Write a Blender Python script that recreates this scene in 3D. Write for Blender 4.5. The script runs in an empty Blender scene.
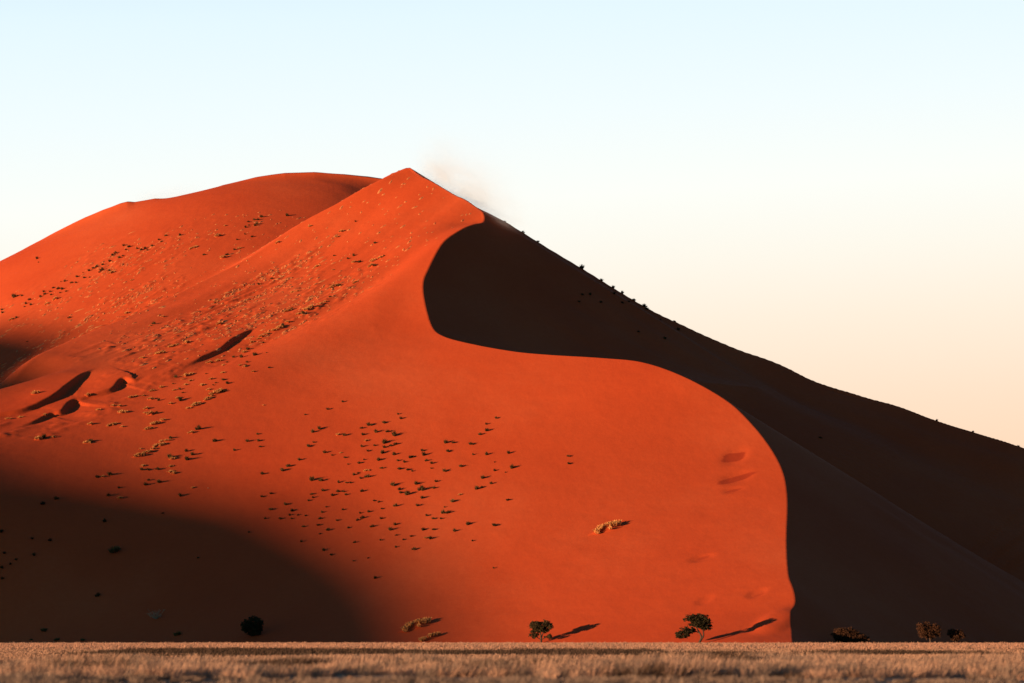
import bpy, math, random
import numpy as np

random.seed(7)
RNG = np.random.default_rng(11)
W, H = 1024, 683
F = 2844.4                    # focal length in pixels (100 mm on 36 mm)
CAM_H = 1.3
V_HOR = 638.9                 # image row of the horizon
PITCH = math.atan((V_HOR - H / 2) / F)

SUN_AZ = math.radians(35.5)   # the sunlight travels towards +x, a little towards +y
SUN_EL = math.radians(2.7)
SD = np.array([math.cos(SUN_AZ), math.sin(SUN_AZ)])
TAN_E = math.tan(SUN_EL)

scene = bpy.context.scene
col = scene.collection


# ------------------------------------------------------------------ helpers
def pix(u, v, Y):
    """Point at depth Y seen at the photograph's pixel (u, v)."""
    c, s = math.cos(PITCH), math.sin(PITCH)
    a = (u - W / 2) / F
    b = (H / 2 - v) / F
    dy, dz = c - b * s, s + b * c
    return np.array([a / dy * Y, Y, CAM_H + dz / dy * Y])


def ray_dirs(uv):
    uv = np.asarray(uv, float)
    c, s = math.cos(PITCH), math.sin(PITCH)
    a = (uv[:, 0] - W / 2) / F
    b = (H / 2 - uv[:, 1]) / F
    dy, dz = c - b * s, s + b * c
    return a / dy, dz / dy


def sstep(a, b, x):
    t = np.clip((x - a) / (b - a), 0, 1)
    return t * t * (3 - 2 * t)


_perm = RNG.random((256, 256))


def vnoise(x, y, seed=0):
    x = x + seed * 37.17
    y = y + seed * 91.73
    xi, yi = np.floor(x).astype(int), np.floor(y).astype(int)
    fx, fy = x - xi, y - yi
    fx = fx * fx * fx * (fx * (fx * 6 - 15) + 10)
    fy = fy * fy * fy * (fy * (fy * 6 - 15) + 10)
    g = lambda i, j: _perm[i % 256, j % 256]
    a, b = g(xi, yi), g(xi + 1, yi)
    c, d = g(xi, yi + 1), g(xi + 1, yi + 1)
    return (a + (b - a) * fx) * (1 - fy) + (c + (d - c) * fx) * fy - 0.5


def fbm(x, y, o=4, seed=0):
    r, amp = 0, 1.0
    for k in range(o):
        r = r + amp * vnoise(x * 2 ** k, y * 2 ** k, seed + k)
        amp *= 0.5
    return r


def tps_fit(P, z, lam=0.0):
    P = np.asarray(P, float) / 300.0
    n = len(P)
    d2 = ((P[:, None] - P[None]) ** 2).sum(-1)
    K = 0.5 * d2 * np.log(d2 + 1e-12) + lam * np.eye(n)
    Q = np.c_[np.ones(n), P]
    A = np.block([[K, Q], [Q.T, np.zeros((3, 3))]])
    sol = np.linalg.solve(A, np.r_[z, 0, 0, 0])
    return P, sol


def tps_eval(model, x, y):
    P, sol = model
    X = np.c_[x.ravel(), y.ravel()] / 300.0
    out = np.empty(len(X))
    for i in range(0, len(X), 50000):
        c = X[i:i + 50000]
        d2 = ((c[:, None] - P[None]) ** 2).sum(-1)
        out[i:i + 50000] = (0.5 * d2 * np.log(d2 + 1e-12)) @ sol[:len(P)] + sol[-3] + c @ sol[-2:]
    return out.reshape(x.shape)


def smooth_line(pts, n=6):
    """Catmull-Rom resample of a polyline."""
    p = np.asarray(pts, float)
    q = np.vstack([2 * p[0] - p[1], p, 2 * p[-1] - p[-2]])
    out = []
    for i in range(1, len(q) - 2):
        for t in np.linspace(0, 1, n, endpoint=False):
            a, b, c, d = q[i - 1], q[i], q[i + 1], q[i + 2]
            out.append(0.5 * (2 * b + (c - a) * t + (2 * a - 5 * b + 4 * c - d) * t ** 2 + (3 * b - a - 3 * c + d) * t ** 3))
    out.append(p[-1])
    return np.array(out)


def line_dist(x, y, L):
    """Signed distance (positive right of travel), nearest param index and nearest point for 2-D polyline L."""
    best = np.full(x.shape, 1e18)
    sgn = np.zeros(x.shape)
    crs = np.zeros(x.shape)
    par = np.zeros(x.shape)
    nx_, ny_ = np.zeros(x.shape), np.zeros(x.shape)
    for i in range(len(L) - 1):
        ax, ay = L[i][:2]
        bx, by = L[i + 1][:2]
        ux, uy = bx - ax, by - ay
        ll = ux * ux + uy * uy
        t = np.clip(((x - ax) * ux + (y - ay) * uy) / ll, 0, 1)
        qx, qy = ax + t * ux, ay + t * uy
        d = (x - qx) ** 2 + (y - qy) ** 2
        cr = ((x - ax) * uy - (y - ay) * ux) / math.sqrt(ll)
        tie = np.abs(d - best) < 1e-6 * (1 + d)
        m = (d < best) & ~tie
        best = np.where(m, d, best)
        sgn = np.where(m | (tie & (np.abs(cr) > np.abs(crs))), np.sign(cr), sgn)
        crs = np.where(m, cr, np.where(tie & (np.abs(cr) > np.abs(crs)), cr, crs))
        par = np.where(m, i + t, par)
        nx_ = np.where(m, qx, nx_)
        ny_ = np.where(m, qy, ny_)
    return np.sqrt(best) * np.where(sgn == 0, 1, sgn), par, nx_, ny_


def dpix(u, v, Y):
    return pix(u, v, 850 + (Y - 850) * .87 if Y > 850 else Y)


# ------------------------------------------------------------------ dune: key lines
CREST_PX = [
    (793.5, 643.5, 826), (792, 628, 852), (791.5, 615, 870), (795.4, 602, 887), (793.5, 589, 903), (788.5, 573, 926),
    (786.7, 540, 975), (787.5, 500, 1035), (783, 472, 1075), (770, 447, 1110), (750, 422, 1140), (726, 400, 1165),
    (685, 377, 1188), (644, 362.5, 1208), (603, 358, 1221), (553, 355, 1233), (515, 351.5, 1245), (472.8, 344, 1263),
    (443.5, 336, 1284), (431.7, 325.7, 1302), (424.6, 302, 1332), (423, 282, 1358), (428.8, 267, 1378),
    (437.6, 249.6, 1402), (444.7, 240, 1416), (453.5, 233, 1430), (463.7, 226.5, 1444), (472.5, 223.4, 1454),
    (481.5, 221.3, 1464), (482, 214, 1476), (475.5, 206.4, 1490), (443, 189, 1524), (418, 174, 1550), (408.3, 166.6, 1560)]
crest = smooth_line([dpix(*p) for p in CREST_PX], 6)
px_, py_, pz_ = crest[-1]
back = np.array([[px_ - 4, py_ + 10, pz_ - 6], [px_ - 22, py_ + 40, pz_ - 22], [px_ - 90, py_ + 120, pz_ - 60], [px_ - 180, py_ + 240, pz_ - 105], [px_ - 320, py_ + 440, pz_ - 170]])
crest_full = np.vstack([crest, back])

P_PX = [(408.3, 166.6, 1560), (397, 172.2, 1554), (384, 178.5, 1547), (348, 200, 1532), (300, 225, 1514), (247, 260, 1478), (200, 283, 1444),
        (150, 308, 1400), (100, 329, 1357), (47, 352, 1307), (0, 374, 1258), (-60, 402, 1210), (-150, 440, 1150), (-300, 500, 1080)]
P3 = np.array([dpix(*p) for p in P_PX])
S2_PX = [(392, 258, 1420), (345, 290, 1375), (300, 315, 1337), (250, 345, 1294), (200, 367, 1260), (150, 398, 1215),
         (110, 425, 1175), (50, 450, 1135), (0, 470, 1105), (-100, 505, 1060)]
S3 = np.array([dpix(*p) for p in S2_PX])
foot = []
for u, Y in [(793.5, 825), (740, 832), (700, 846), (620, 869), (541, 886), (440, 908), (350, 922), (250, 938), (130, 957), (0, 976), (-130, 994), (-330, 1016)]:
    q = pix(u, 0, Y)
    foot.append([q[0], Y, 0.0])
foot = np.array(foot)
under = foot + np.array([0, -70, -17.0])
behind = P3[1:] + np.array([-.879 * 40, .476 * 40, -20.0])
behind2 = P3[1:] + np.array([-.879 * 110, .476 * 110, -52.0])
inner = np.array([dpix(*p) for p in [(600, 500, 1052), (450, 500, 1075), (300, 480, 1110), (200, 560, 1030), (650, 430, 1120), (500, 420, 1160), (720, 560, 945)]])
pk_b = np.array([[px_ - 22, py_ + 12, pz_ - 15], [px_ - 50, py_ + 30, pz_ - 34]])
ctrl = np.vstack([crest[::6], P3[1:], S3, foot, under])
A_model = tps_fit(ctrl[:, :2], ctrl[:, 2], lam=2e-4)

R_PX = [(475.5, 206.4, 1490), (505, 221.8, 1489), (519, 230.5, 1488), (538.6, 242.5, 1487), (582.5, 269, 1484), (644, 306.5, 1478), (680, 324, 1474),
        (732, 346.5, 1468), (780, 364, 1462), (816, 381, 1456), (852, 392, 1450), (900, 407, 1442), (940, 421, 1434), (982, 434, 1424), (1024, 447, 1414),
        (1120, 480, 1390), (1250, 525, 1350), (1400, 580, 1310), (1560, 632, 1280)]
ridge_r = smooth_line([dpix(*p) for p in R_PX], 4)

H_PX = [(-420, 470), (-260, 388), (-120, 324), (0, 262), (29, 246), (73, 222.6), (102.5, 209.5), (120, 203), (127.4, 201.3), (134.7, 201.8), (155, 198.3), (176, 198.8),
        (199, 193), (222.6, 185), (256, 177), (285, 172.6), (314.6, 171.7), (344, 173.4), (382, 178), (440, 200), (520, 260), (640, 360), (800, 480), (1000, 620), (1300, 800)]
ridge_h = np.array([dpix(u, v, 1770 - 0.00012 * (u - 250) ** 2) for u, v in H_PX])


def spacing(parts):
    out = []
    for a, b, n in parts:
        out.append(np.linspace(a, b, n, endpoint=False))
    out.append([parts[-1][1]])
    return np.concatenate(out)


gx = spacing([(-640, -330, 60), (-330, -270, 50), (-270, -60, 270), (-60, 25, 120), (25, 140, 160), (140, 320, 120), (320, 760, 90)])
gy = spacing([(760, 825, 25), (825, 1290, 560), (1290, 1480, 230), (1480, 1660, 130), (1660, 2100, 60)])
_cf = crest[np.argsort(crest[:, 1])]


def cshift(y):
    return np.interp(y, _cf[:, 1], _cf[:, 0]) - 25.0


def to_xi(x, y):
    """Grid coordinate whose column 25 follows the crest."""
    c = cshift(y)
    xi = x - c * np.exp(-((x - 25 - c) / 130) ** 2)
    for _ in range(6):
        e_ = np.exp(-((xi - 25) / 130) ** 2)
        xi = xi - (xi + c * e_ - x) / (1 - c * e_ * 2 * (xi - 25) / 130 ** 2)
    return xi


GX, GY = np.meshgrid(gx, gy)            # rows = y
VX = GX + cshift(GY) * np.exp(-((GX - 25) / 130) ** 2)
VY = GY.copy()
cd, cpar, cqx, cqy = line_dist(VX, VY, crest_full)
zc = np.interp(cpar, np.arange(len(crest_full)), crest_full[:, 2])
on_c = (np.abs(GX - 25) < 1e-6) & (GY >= crest[0][1]) & (GY <= crest[-1][1])
cd = np.where(on_c, 0, cd)
lit = cd <= 0                            # left of the crest (walking uphill) is the sunlit side

A = tps_eval(A_model, VX, VY)
resid = np.interp(np.arange(len(crest)), np.arange(len(crest)), crest[:, 2]) - tps_eval(A_model, crest[:, 0], crest[:, 1])
rfull = np.r_[resid, np.zeros(len(back))]
A = A + np.interp(cpar, np.arange(len(crest_full)), rfull) * np.exp(-np.abs(cd) / 6.0)

Pl = smooth_line(P3[::-1][:, :2], 4)
Pl = np.vstack([Pl, Pl[-1] + (Pl[-1] - Pl[-3]) / np.linalg.norm(Pl[-1] - Pl[-3]) * 150])
pd, ppar, _, _ = line_dist(VX, VY, Pl)
A = A - np.where(lit, .62 * (np.sqrt(np.minimum(pd, 0) ** 2 + 4) - 2), 0)

# slip face right of the crest: envelope of cones at the angle of repose
B = np.full(VX.shape, -1e9)
TANR = math.tan(math.radians(32.5))
_t = np.arange(0, len(crest_full) - 1 + 1e-9, 1 / 3)
dense = np.stack([np.interp(_t, np.arange(len(crest_full)), crest_full[:, q]) for q in range(3)], 1)
for cx_, cy_, cz_ in dense:
    r = np.sqrt((VX - cx_) ** 2 + (VY - cy_) ** 2)
    B = np.maximum(B, cz_ - TANR * r)
rd, rpar, rqx, rqy = line_dist(VX, VY, ridge_r)
zr = np.interp(rpar, np.arange(len(ridge_r)), ridge_r[:, 2])
# the back ridge: camera side carries two low spurs
front = rd > 0
R = zr - np.where(front, 0.50 - .13 * sstep(70, 170, rqx), 0.55) * np.abs(rd)
spur = np.where(front, 5.0 * vnoise(VX / 70 + VY / 160, VY / 400, 21) * sstep(15, 90, np.abs(rd)), 0)
R = R + spur
k = 1.0
Dk = np.maximum(B, R)
Dk = np.where(cd > 4, np.logaddexp(B / k, R / k) * k, Dk)
kk_ = 1 + 13 * sstep(30, 110, cd) * sstep(20, 90, np.abs(rd))
Dk = np.where(cd > 4, np.logaddexp(B / kk_, R / kk_) * kk_, Dk)
wmix = sstep(2, 14, cd)
Dk = Dk * wmix + np.maximum(B, R) * (1 - wmix)

# everything right of the crest lies in the crest's own evening shadow
pc = -SD[1] * crest[:, 0] + SD[0] * crest[:, 1]
qc = crest[:, 2] + (SD[0] * crest[:, 0] + SD[1] * crest[:, 1]) * TAN_E
o_ = np.argsort(pc)
pv = -SD[1] * VX + SD[0] * VY
cap = np.interp(pv, pc[o_], qc[o_]) - (SD[0] * VX + SD[1] * VY) * TAN_E - np.minimum(.10 * np.abs(cd), 3.5)
cap = np.where((pv > pc.min()) & (pv < pc.max() - 25) & (cd > 0), cap, 1e9)
Dk = np.minimum(Dk, np.maximum(cap, zr - .60 * np.abs(rd)))

# hump far behind on the left
hz = np.interp(VX / VY * 1700, ridge_h[:, 0] / ridge_h[:, 1] * 1700, ridge_h[:, 2])
hY = np.interp(VX / VY * 1700, ridge_h[:, 0] / ridge_h[:, 1] * 1700, ridge_h[:, 1])
dd = hY - VY
hs_ = np.convolve(np.pad(ridge_h[:, 2], 2, mode='edge'), np.ones(5) / 5, 'valid')
ang = np.linspace(-.36, .3, 400)
hz_s = np.interp(ang * 1700, ridge_h[:, 0] / ridge_h[:, 1] * 1700, ridge_h[:, 2])
hz_s = np.convolve(np.pad(hz_s, 30, mode='edge'), np.ones(61) / 61, 'valid')
hz_s = np.interp(VX / VY, ang, hz_s)
fade = np.exp(-np.abs(dd) / 10)
hz = hz * fade + hz_s * (1 - fade)
hc = .395 + .105 * np.tanh((VX + 215) / 100)
Hm = np.where(dd > 0, hz - hc * dd * dd / (np.abs(dd) + 38), hz - 0.5 * dd * dd / (np.abs(dd) + 12))

# wind streaks, gullies and hummocks on the sunlit side
DIR = (P3[1] - P3[10])[:2]
DIR = DIR / np.linalg.norm(DIR)
_w = lambda q: q[..., 0] * DIR[1] - q[..., 1] * DIR[0]
_s = lambda q: q[..., 0] * DIR[0] + q[..., 1] * DIR[1]
WP, WS = _w(P3[:11]).mean(), _w(S3[:9]).mean()
SP0, SP9 = _s(P3[0]), _s(P3[10])


def swc(x, y):
    """Coordinates along (s) and across (w) the ridge lines of the left flank."""
    q = np.stack([x, y], -1)
    return 999 + (_s(q) - SP9) / (SP0 - SP9) * 344, -803 + (_w(q) - WP) / (WS - WP) * 83


s_, w_ = swc(VX, VY)
wob = 8 * vnoise(s_ / 110, w_ / 200, 3)
band = sstep(-812, -796, w_ + wob) * (1 - sstep(-724, -708, w_ + wob))
A = A + np.where(lit, band * sstep(990, 1160, s_) * (1.9 * vnoise(s_ / 190, (w_ + wob) / 22, 5) + 0.75 * vnoise(s_ / 90, (w_ + wob) / 8, 6)), 0)
gul = w_ + wob * .7 + 722
gm = sstep(980, 1060, s_) * (1 - 0.6 * sstep(1240, 1330, s_)) * np.where(lit, 1, 0) * sstep(0, 25, -cd)
A = A + gm * (-1.5 * np.exp(-(gul / 9) ** 2) + 1.4 * np.exp(-((gul - 24) / 16) ** 2))
rim = w_ + wob + 800
A = A + np.where(lit, 0.7 * np.exp(-(rim / 9) ** 2) * sstep(1000, 1150, s_) * (1 - sstep(1300, 1330, s_)), 0)

Z = np.where(lit, np.where(np.abs(cd) > 6, np.logaddexp(A / 1.5, Hm / 1.5) * 1.5, np.maximum(A, Hm)), np.maximum(Dk, np.where(VY > crest[-1][1], Hm, -1e9)))
Z = Z + np.where(lit, 0.16 * fbm(VX / 14, VY / 14, 3, 40), (0.25 + .5 * sstep(10, 60, cd)) * fbm(VX / 30, VY / 30, 3, 44) + 1.1 * sstep(15, 70, cd) * vnoise((VY + .4 * VX) / 16, VX / 160, 46)) * sstep(0.5, 10, np.abs(cd))


def gsample(x, y, G=None):
    G = Z if G is None else G
    x = to_xi(x, y)
    i = np.clip(np.searchsorted(gx, x) - 1, 0, len(gx) - 2)
    j = np.clip(np.searchsorted(gy, y) - 1, 0, len(gy) - 2)
    fx = np.clip((x - gx[i]) / (gx[i + 1] - gx[i]), 0, 1)
    fy = np.clip((y - gy[j]) / (gy[j + 1] - gy[j]), 0, 1)
    return (G[j, i] * (1 - fx) + G[j, i + 1] * fx) * (1 - fy) + (G[j + 1, i] * (1 - fx) + G[j + 1, i + 1] * fx) * fy


def hit(uv):
    """Where the lines of sight through photo pixels meet the ground or the dune."""
    a, b = ray_dirs(uv)
    Ys = np.arange(780, 1800, 0.8)
    X = a[:, None] * Ys
    ZZ = CAM_H + b[:, None] * Ys
    G = np.maximum(gsample(X, np.broadcast_to(Ys, X.shape)), 0)
    under_ = ZZ <= G
    k_ = np.argmax(under_, 1)
    ok = under_.any(1)
    Y = Ys[k_]
    out = np.c_[a * Y, Y, CAM_H + b * Y]
    # refine
    for n in range(len(out)):
        if ok[n] and k_[n] > 0:
            y0, y1 = Ys[k_[n] - 1], Ys[k_[n]]
            for _ in range(14):
                ym = .5 * (y0 + y1)
                if CAM_H + b[n] * ym <= max(0, gsample(np.array([a[n] * ym]), np.array([ym]))[0]):
                    y1 = ym
                else:
                    y0 = ym
            out[n] = (a[n] * y1, y1, CAM_H + b[n] * y1)
    return out, ok


# small crests with dark lee faces on the left flank: (pixels of the crest, height, widths)
SMALL = [
    ([(-40, 421), (0, 414.5), (22, 411), (45, 402), (58, 394.5), (66, 387), (82, 375), (98, 367)], [2.2, 2.8, 3.4, 4.2, 5.4, 4.8, 3.5, 1.0], 15),
    ([(12, 430), (36, 421), (50, 414), (61, 412), (68, 404), (75, 400), (84, 399)], [1.5, 2.6, 3.4, 4.4, 4.6, 3.0, 0.6], 12),
    ([(70, 401), (86, 397), (100, 393), (112, 389), (119, 381), (125, 379), (135, 380.5), (146, 374)], [2.4, 3.0, 3.4, 3.8, 4.6, 4.4, 2.2, 0.2], 12),
    ([(180, 369), (200, 358.5), (216, 351.5), (222, 348), (232, 340), (247, 332), (258, 326)], [2.2, 3.0, 3.2, 3.4, 4.4, 2.8, 0.1], 13),
]
calm = np.ones_like(Z)
for pts, hs, wl in SMALL:
    h3, ok = hit(pts)
    h3 = h3[ok]
    hs = np.asarray(hs, float)[ok] * .46
    n = 4
    L = smooth_line(np.c_[h3[:, :2], hs], n)
    sel = (VX > L[:, 0].min() - 70) & (VX < L[:, 0].max() + 70) & (VY > L[:, 1].min() - 70) & (VY < L[:, 1].max() + 70)
    x, y = VX[sel], VY[sel]
    d, par, qx, qy = line_dist(x, y, L[:, :2])      # positive = right of the walk uphill = lee side
    hh = np.maximum(np.interp(par, np.arange(len(L)), L[:, 2]), 0)
    endf = sstep(0, 5, par) * (1 - sstep(len(L) - 6, len(L) - 1, par))
    wr = np.maximum(hh * .95, .8)
    lee = np.where(d < wr, hh * (0.45 - 1.0 * d / wr), hh * -0.55 * np.exp(-((d - wr) / (wl * 0.8)) ** 2))
    stoss = hh * 0.45 * np.exp(-(d / wl) ** 2)
    Z[sel] += np.where(d > 0, lee, stoss) * endf
    calm[sel] *= 1 - .9 * np.exp(-(d / (wl * .8)) ** 2) * sstep(-1, 3, par)

tex = sstep(-985, -930, w_ + 2 * wob) * (1 - sstep(-722, -700, w_)) * np.where(lit, 1, 0) * sstep(0, 40, -cd)
patch = sstep(-0.12, 0.25, fbm(s_ / 120, w_ / 34, 3, 12)) * (1 - sstep(1210, 1300, s_ + 0.5 * (w_ + 800)))
hum = np.maximum(0, fbm(s_ / 7, w_ / 3.2, 3, 30) - 0.02)
Z = Z + tex * (0.2 + patch) * .40 * hum * calm
Z = Z + tex * patch * calm * .42 * np.maximum(0, fbm(s_ / 60, w_ / 3.6, 2, 33))

# hollows lying behind two low crests at the left edge
qh, _ = hit([(20, 387), (90, 368)])
Lq = np.array([qh[0][:2] + (qh[1][:2] - qh[0][:2]) * t for t in np.linspace(-1.4, 1.3, 12)])
Lp = smooth_line(P3[5:][::-1][:, :2], 4)
for L, dep, wid in [(Lq, 4.5, 24), (Lp, 5.0, 24)]:
    d, par, qx, qy = line_dist(VX, VY, L)
    endf = 1 - sstep(len(L) * .55, len(L) - 1, par)
    Z -= np.where(d < 0, dep * np.exp(-((d + wid) / (wid * .6)) ** 2) * sstep(0, 16, -d), 0) * endf * lit

# a few swells low on the sunlit face, and patches of darker, freshly slipped sand
for (u, v, rx, ry, dz) in [(702, 558, 4, 4, -0.12), (757, 593, 3, 5, -.12), (705, 600, 2.5, 5, -.1), (776, 622, 6, 14, .6)]:
    h3, ok = hit([(u, v)])
    cx_, cy_ = h3[0][:2]
    r2 = ((VX - cx_ - 0.25 * (VY - cy_)) / rx) ** 2 + ((VY - cy_) / ry) ** 2
    Z += dz * np.exp(-r2 ** 2)
SCAR = np.zeros_like(Z)
for (u, v, rx, ry, sh, pw, am) in [(733.5, 456.5, 4.0, 4.4, .35, 4, 1.0), (736, 478, 5.6, 3.4, .9, 2, 1.0), (733.5, 490, 2.9, 1.7, .6, 2, .7), (703, 557.5, 2.2, 1.8, .6, 2, .55), (760, 594, 1.6, 1.6, .4, 2, .45)]:
    h3, ok = hit([(u, v)])
    cx_, cy_ = h3[0][:2]
    lx_ = (VX - cx_ - sh * .6 * (VY - cy_)) / rx
    ly_ = ((VY - cy_) - sh * .45 * (VX - cx_)) / ry
    rr = (np.abs(lx_) ** pw + np.abs(ly_) ** pw) + .35 * vnoise(VX / 2.5, VY / 2.5, 77)
    SCAR = np.maximum(SCAR, am * (1 - sstep(.75, 1.15, rr)))

tex = sstep(-985, -930, w_ + 2 * wob) * (1 - sstep(-722, -700, w_)) * np.where(lit, 1, 0) * sstep(0, 40, -cd)
patch = sstep(-0.12, 0.25, fbm(s_ / 120, w_ / 34, 3, 12)) * (1 - sstep(1210, 1300, s_ + 0.5 * (w_ + 800)))
hum = np.maximum(0, fbm(s_ / 7, w_ / 3.2, 3, 30) - 0.02)
Z = Z + tex * (0.2 + patch) * .40 * hum * calm
Z = Z + tex * patch * calm * .42 * np.maximum(0, fbm(s_ / 60, w_ / 3.6, 2, 33))

# hollows lying behind two low crests at the left edge
qh, _ = hit([(20, 387), (90, 368)])
Lq = np.array([qh[0][:2] + (qh[1][:2] - qh[0][:2]) * t for t in np.linspace(-1.4, 1.3, 12)])
Lp = smooth_line(P3[5:][::-1][:, :2], 4)
for L, dep, wid in [(Lq, 4.5, 24), (Lp, 5.0, 24)]:
    d, par, qx, qy = line_dist(VX, VY, L)
    endf = 1 - sstep(len(L) * .55, len(L) - 1, par)
    Z -= np.where(d < 0, dep * np.exp(-((d + wid) / (wid * .6)) ** 2) * sstep(0, 16, -d), 0) * endf * lit

# shallow scars and swells low on the sunlit face
for (u, v, rx, ry, dz) in [(735, 456, 4.6, 9, -.45), (737, 477.5, 5.5, 7, -.45), (733, 490, 3.6, 3.5, -0.25), (702, 558, 4, 4, -0.25), (757, 593, 3, 5, -.25),
                           (705, 600, 2.5, 5, -.2), (776, 622, 6, 14, .6)]:
    h3, ok = hit([(u, v)])
    cx_, cy_ = h3[0][:2]
    r2 = ((VX - cx_ - 0.25 * (VY - cy_)) / rx) ** 2 + ((VY - cy_) / ry) ** 2
    Z += dz * np.exp(-r2 ** 2)

# ------------------------------------------------------------------ object helpers
def mesh_obj(name, verts, faces, mat=None, smooth=True, parent=None, mats=None, mat_idx=None, link=True):
    me = bpy.data.meshes.new(name)
    verts = np.asarray(verts, np.float32)
    faces = np.asarray(faces, np.int32)
    n = faces.shape[1]
    me.vertices.add(len(verts))
    me.vertices.foreach_set('co', verts.ravel())
    me.loops.add(faces.size)
    me.loops.foreach_set('vertex_index', faces.ravel())
    me.polygons.add(len(faces))
    me.polygons.foreach_set('loop_start', np.arange(0, faces.size, n, dtype=np.int32))
    me.polygons.foreach_set('use_smooth', np.full(len(faces), smooth, dtype=bool))
    for m in (mats or ([mat] if mat else [])):
        me.materials.append(m)
    if mat_idx is not None:
        me.polygons.foreach_set('material_index', np.asarray(mat_idx, np.int32))
    me.update(calc_edges=True)
    me.validate()
    o = bpy.data.objects.new(name, me)
    if link:
        col.objects.link(o)
    if parent:
        o.parent = parent
    return o


def tag(o, label=None, cat=None, group=None, kind=None):
    if label:
        o['label'] = label
    if cat:
        o['category'] = cat
    if group:
        o['group'] = group
    if kind:
        o['kind'] = kind


def empty(name, loc, rz=0.0):
    o = bpy.data.objects.new(name, None)
    o.location = loc
    o.rotation_euler = (0, 0, rz)
    o.empty_display_size = 0.5
    col.objects.link(o)
    return o


def grid_faces(nr, nc, keep=None):
    i = np.arange(nr * nc).reshape(nr, nc)
    f = np.stack([i[:-1, :-1], i[:-1, 1:], i[1:, 1:], i[1:, :-1]], -1).reshape(-1, 4)
    if keep is not None:
        f = f[keep.ravel()]
    used = np.unique(f)
    remap = np.zeros(nr * nc, int)
    remap[used] = np.arange(len(used))
    return remap[f], used


# ------------------------------------------------------------------ materials
def mat_new(name):
    m = bpy.data.materials.new(name)
    m.use_nodes = True
    nt = m.node_tree
    bsdf = nt.nodes['Principled BSDF']
    return m, nt, bsdf


def noise_node(nt, scale, detail=4, rough=.55, vec=None, mapping=None):
    n = nt.nodes.new('ShaderNodeTexNoise')
    n.inputs['Scale'].default_value = scale
    n.inputs['Detail'].default_value = detail
    n.inputs['Roughness'].default_value = rough
    if vec is not None:
        if mapping is not None:
            mp = nt.nodes.new('ShaderNodeMapping')
            mp.inputs['Scale'].default_value = mapping[0]
            mp.inputs['Rotation'].default_value = mapping[1]
            nt.links.new(vec, mp.inputs['Vector'])
            vec = mp.outputs['Vector']
        nt.links.new(vec, n.inputs['Vector'])
    return n


def ramp(nt, fac, stops):
    r = nt.nodes.new('ShaderNodeValToRGB')
    e = r.color_ramp.elements
    while len(e) < len(stops):
        e.new(0.5)
    for el, (p, c) in zip(e, stops):
        el.position = p
        el.color = (*c, 1)
    nt.links.new(fac, r.inputs['Fac'])
    return r


def make_dune_mat():
    m, nt, b = mat_new('red_sand')
    tc = nt.nodes.new('ShaderNodeTexCoord')
    ob = tc.outputs['Object']
    n1 = noise_node(nt, 0.012, 5, .55, ob, ((1, .45, 1), (0, 0, -math.radians(28))))
    n2 = noise_node(nt, 0.5, 4, .6, ob)
    mx = nt.nodes.new('ShaderNodeMath')
    mx.operation = 'MULTIPLY_ADD'
    nt.links.new(n2.outputs['Fac'], mx.inputs[0])
    mx.inputs[1].default_value = 0.25
    nt.links.new(n1.outputs['Fac'], mx.inputs[2])
    r = ramp(nt, mx.outputs[0], [(0.35, (.45, .056, .013)), (0.62, (.515, .074, .018)), (0.85, (.56, .098, .028))])
    sc = nt.nodes.new('ShaderNodeAttribute')
    sc.attribute_name = 'scar'
    dk = nt.nodes.new('ShaderNodeMixRGB')
    dk.inputs['Color2'].default_value = (.36, .044, .012, 1)
    nt.links.new(sc.outputs['Fac'], dk.inputs['Fac'])
    nt.links.new(r.outputs['Color'], dk.inputs['Color1'])
    nt.links.new(dk.outputs['Color'], b.inputs['Base Color'])
    b.inputs['Roughness'].default_value = .95
    b.inputs['Specular IOR Level'].default_value = .08
    n3 = noise_node(nt, 0.22, 6, .6, ob, ((1, .35, 1), (0, 0, -math.radians(28))))
    bp = nt.nodes.new('ShaderNodeBump')
    bp.inputs['Strength'].default_value = .25
    bp.inputs['Distance'].default_value = .5
    nt.links.new(n3.outputs['Fac'], bp.inputs['Height'])
    nt.links.new(bp.outputs['Normal'], b.inputs['Normal'])
    return m


def make_plant_mat(name, c1, c2, scale=1.5, trans=0.25, rough=.8):
    m, nt, b = mat_new(name)
    oi = nt.nodes.new('ShaderNodeObjectInfo')
    tc = nt.nodes.new('ShaderNodeTexCoord')
    n = noise_node(nt, scale, 3, .6, tc.outputs['Object'])
    ad = nt.nodes.new('ShaderNodeMath')
    ad.operation = 'MULTIPLY_ADD'
    nt.links.new(oi.outputs['Random'], ad.inputs[0])
    ad.inputs[1].default_value = .35
    nt.links.new(n.outputs['Fac'], ad.inputs[2])
    r = ramp(nt, ad.outputs[0], [(.4, c1), (.95, c2)])
    nt.links.new(r.outputs['Color'], b.inputs['Base Color'])
    b.inputs['Roughness'].default_value = rough
    b.inputs['Specular IOR Level'].default_value = .12
    if trans:
        t = nt.nodes.new('ShaderNodeBsdfTranslucent')
        nt.links.new(r.outputs['Color'], t.inputs['Color'])
        ms = nt.nodes.new('ShaderNodeMixShader')
        ms.inputs['Fac'].default_value = trans
        nt.links.new(b.outputs[0], ms.inputs[1])
        nt.links.new(t.outputs[0], ms.inputs[2])
        nt.links.new(ms.outputs[0], nt.nodes['Material Output'].inputs['Surface'])
    return m


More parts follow.
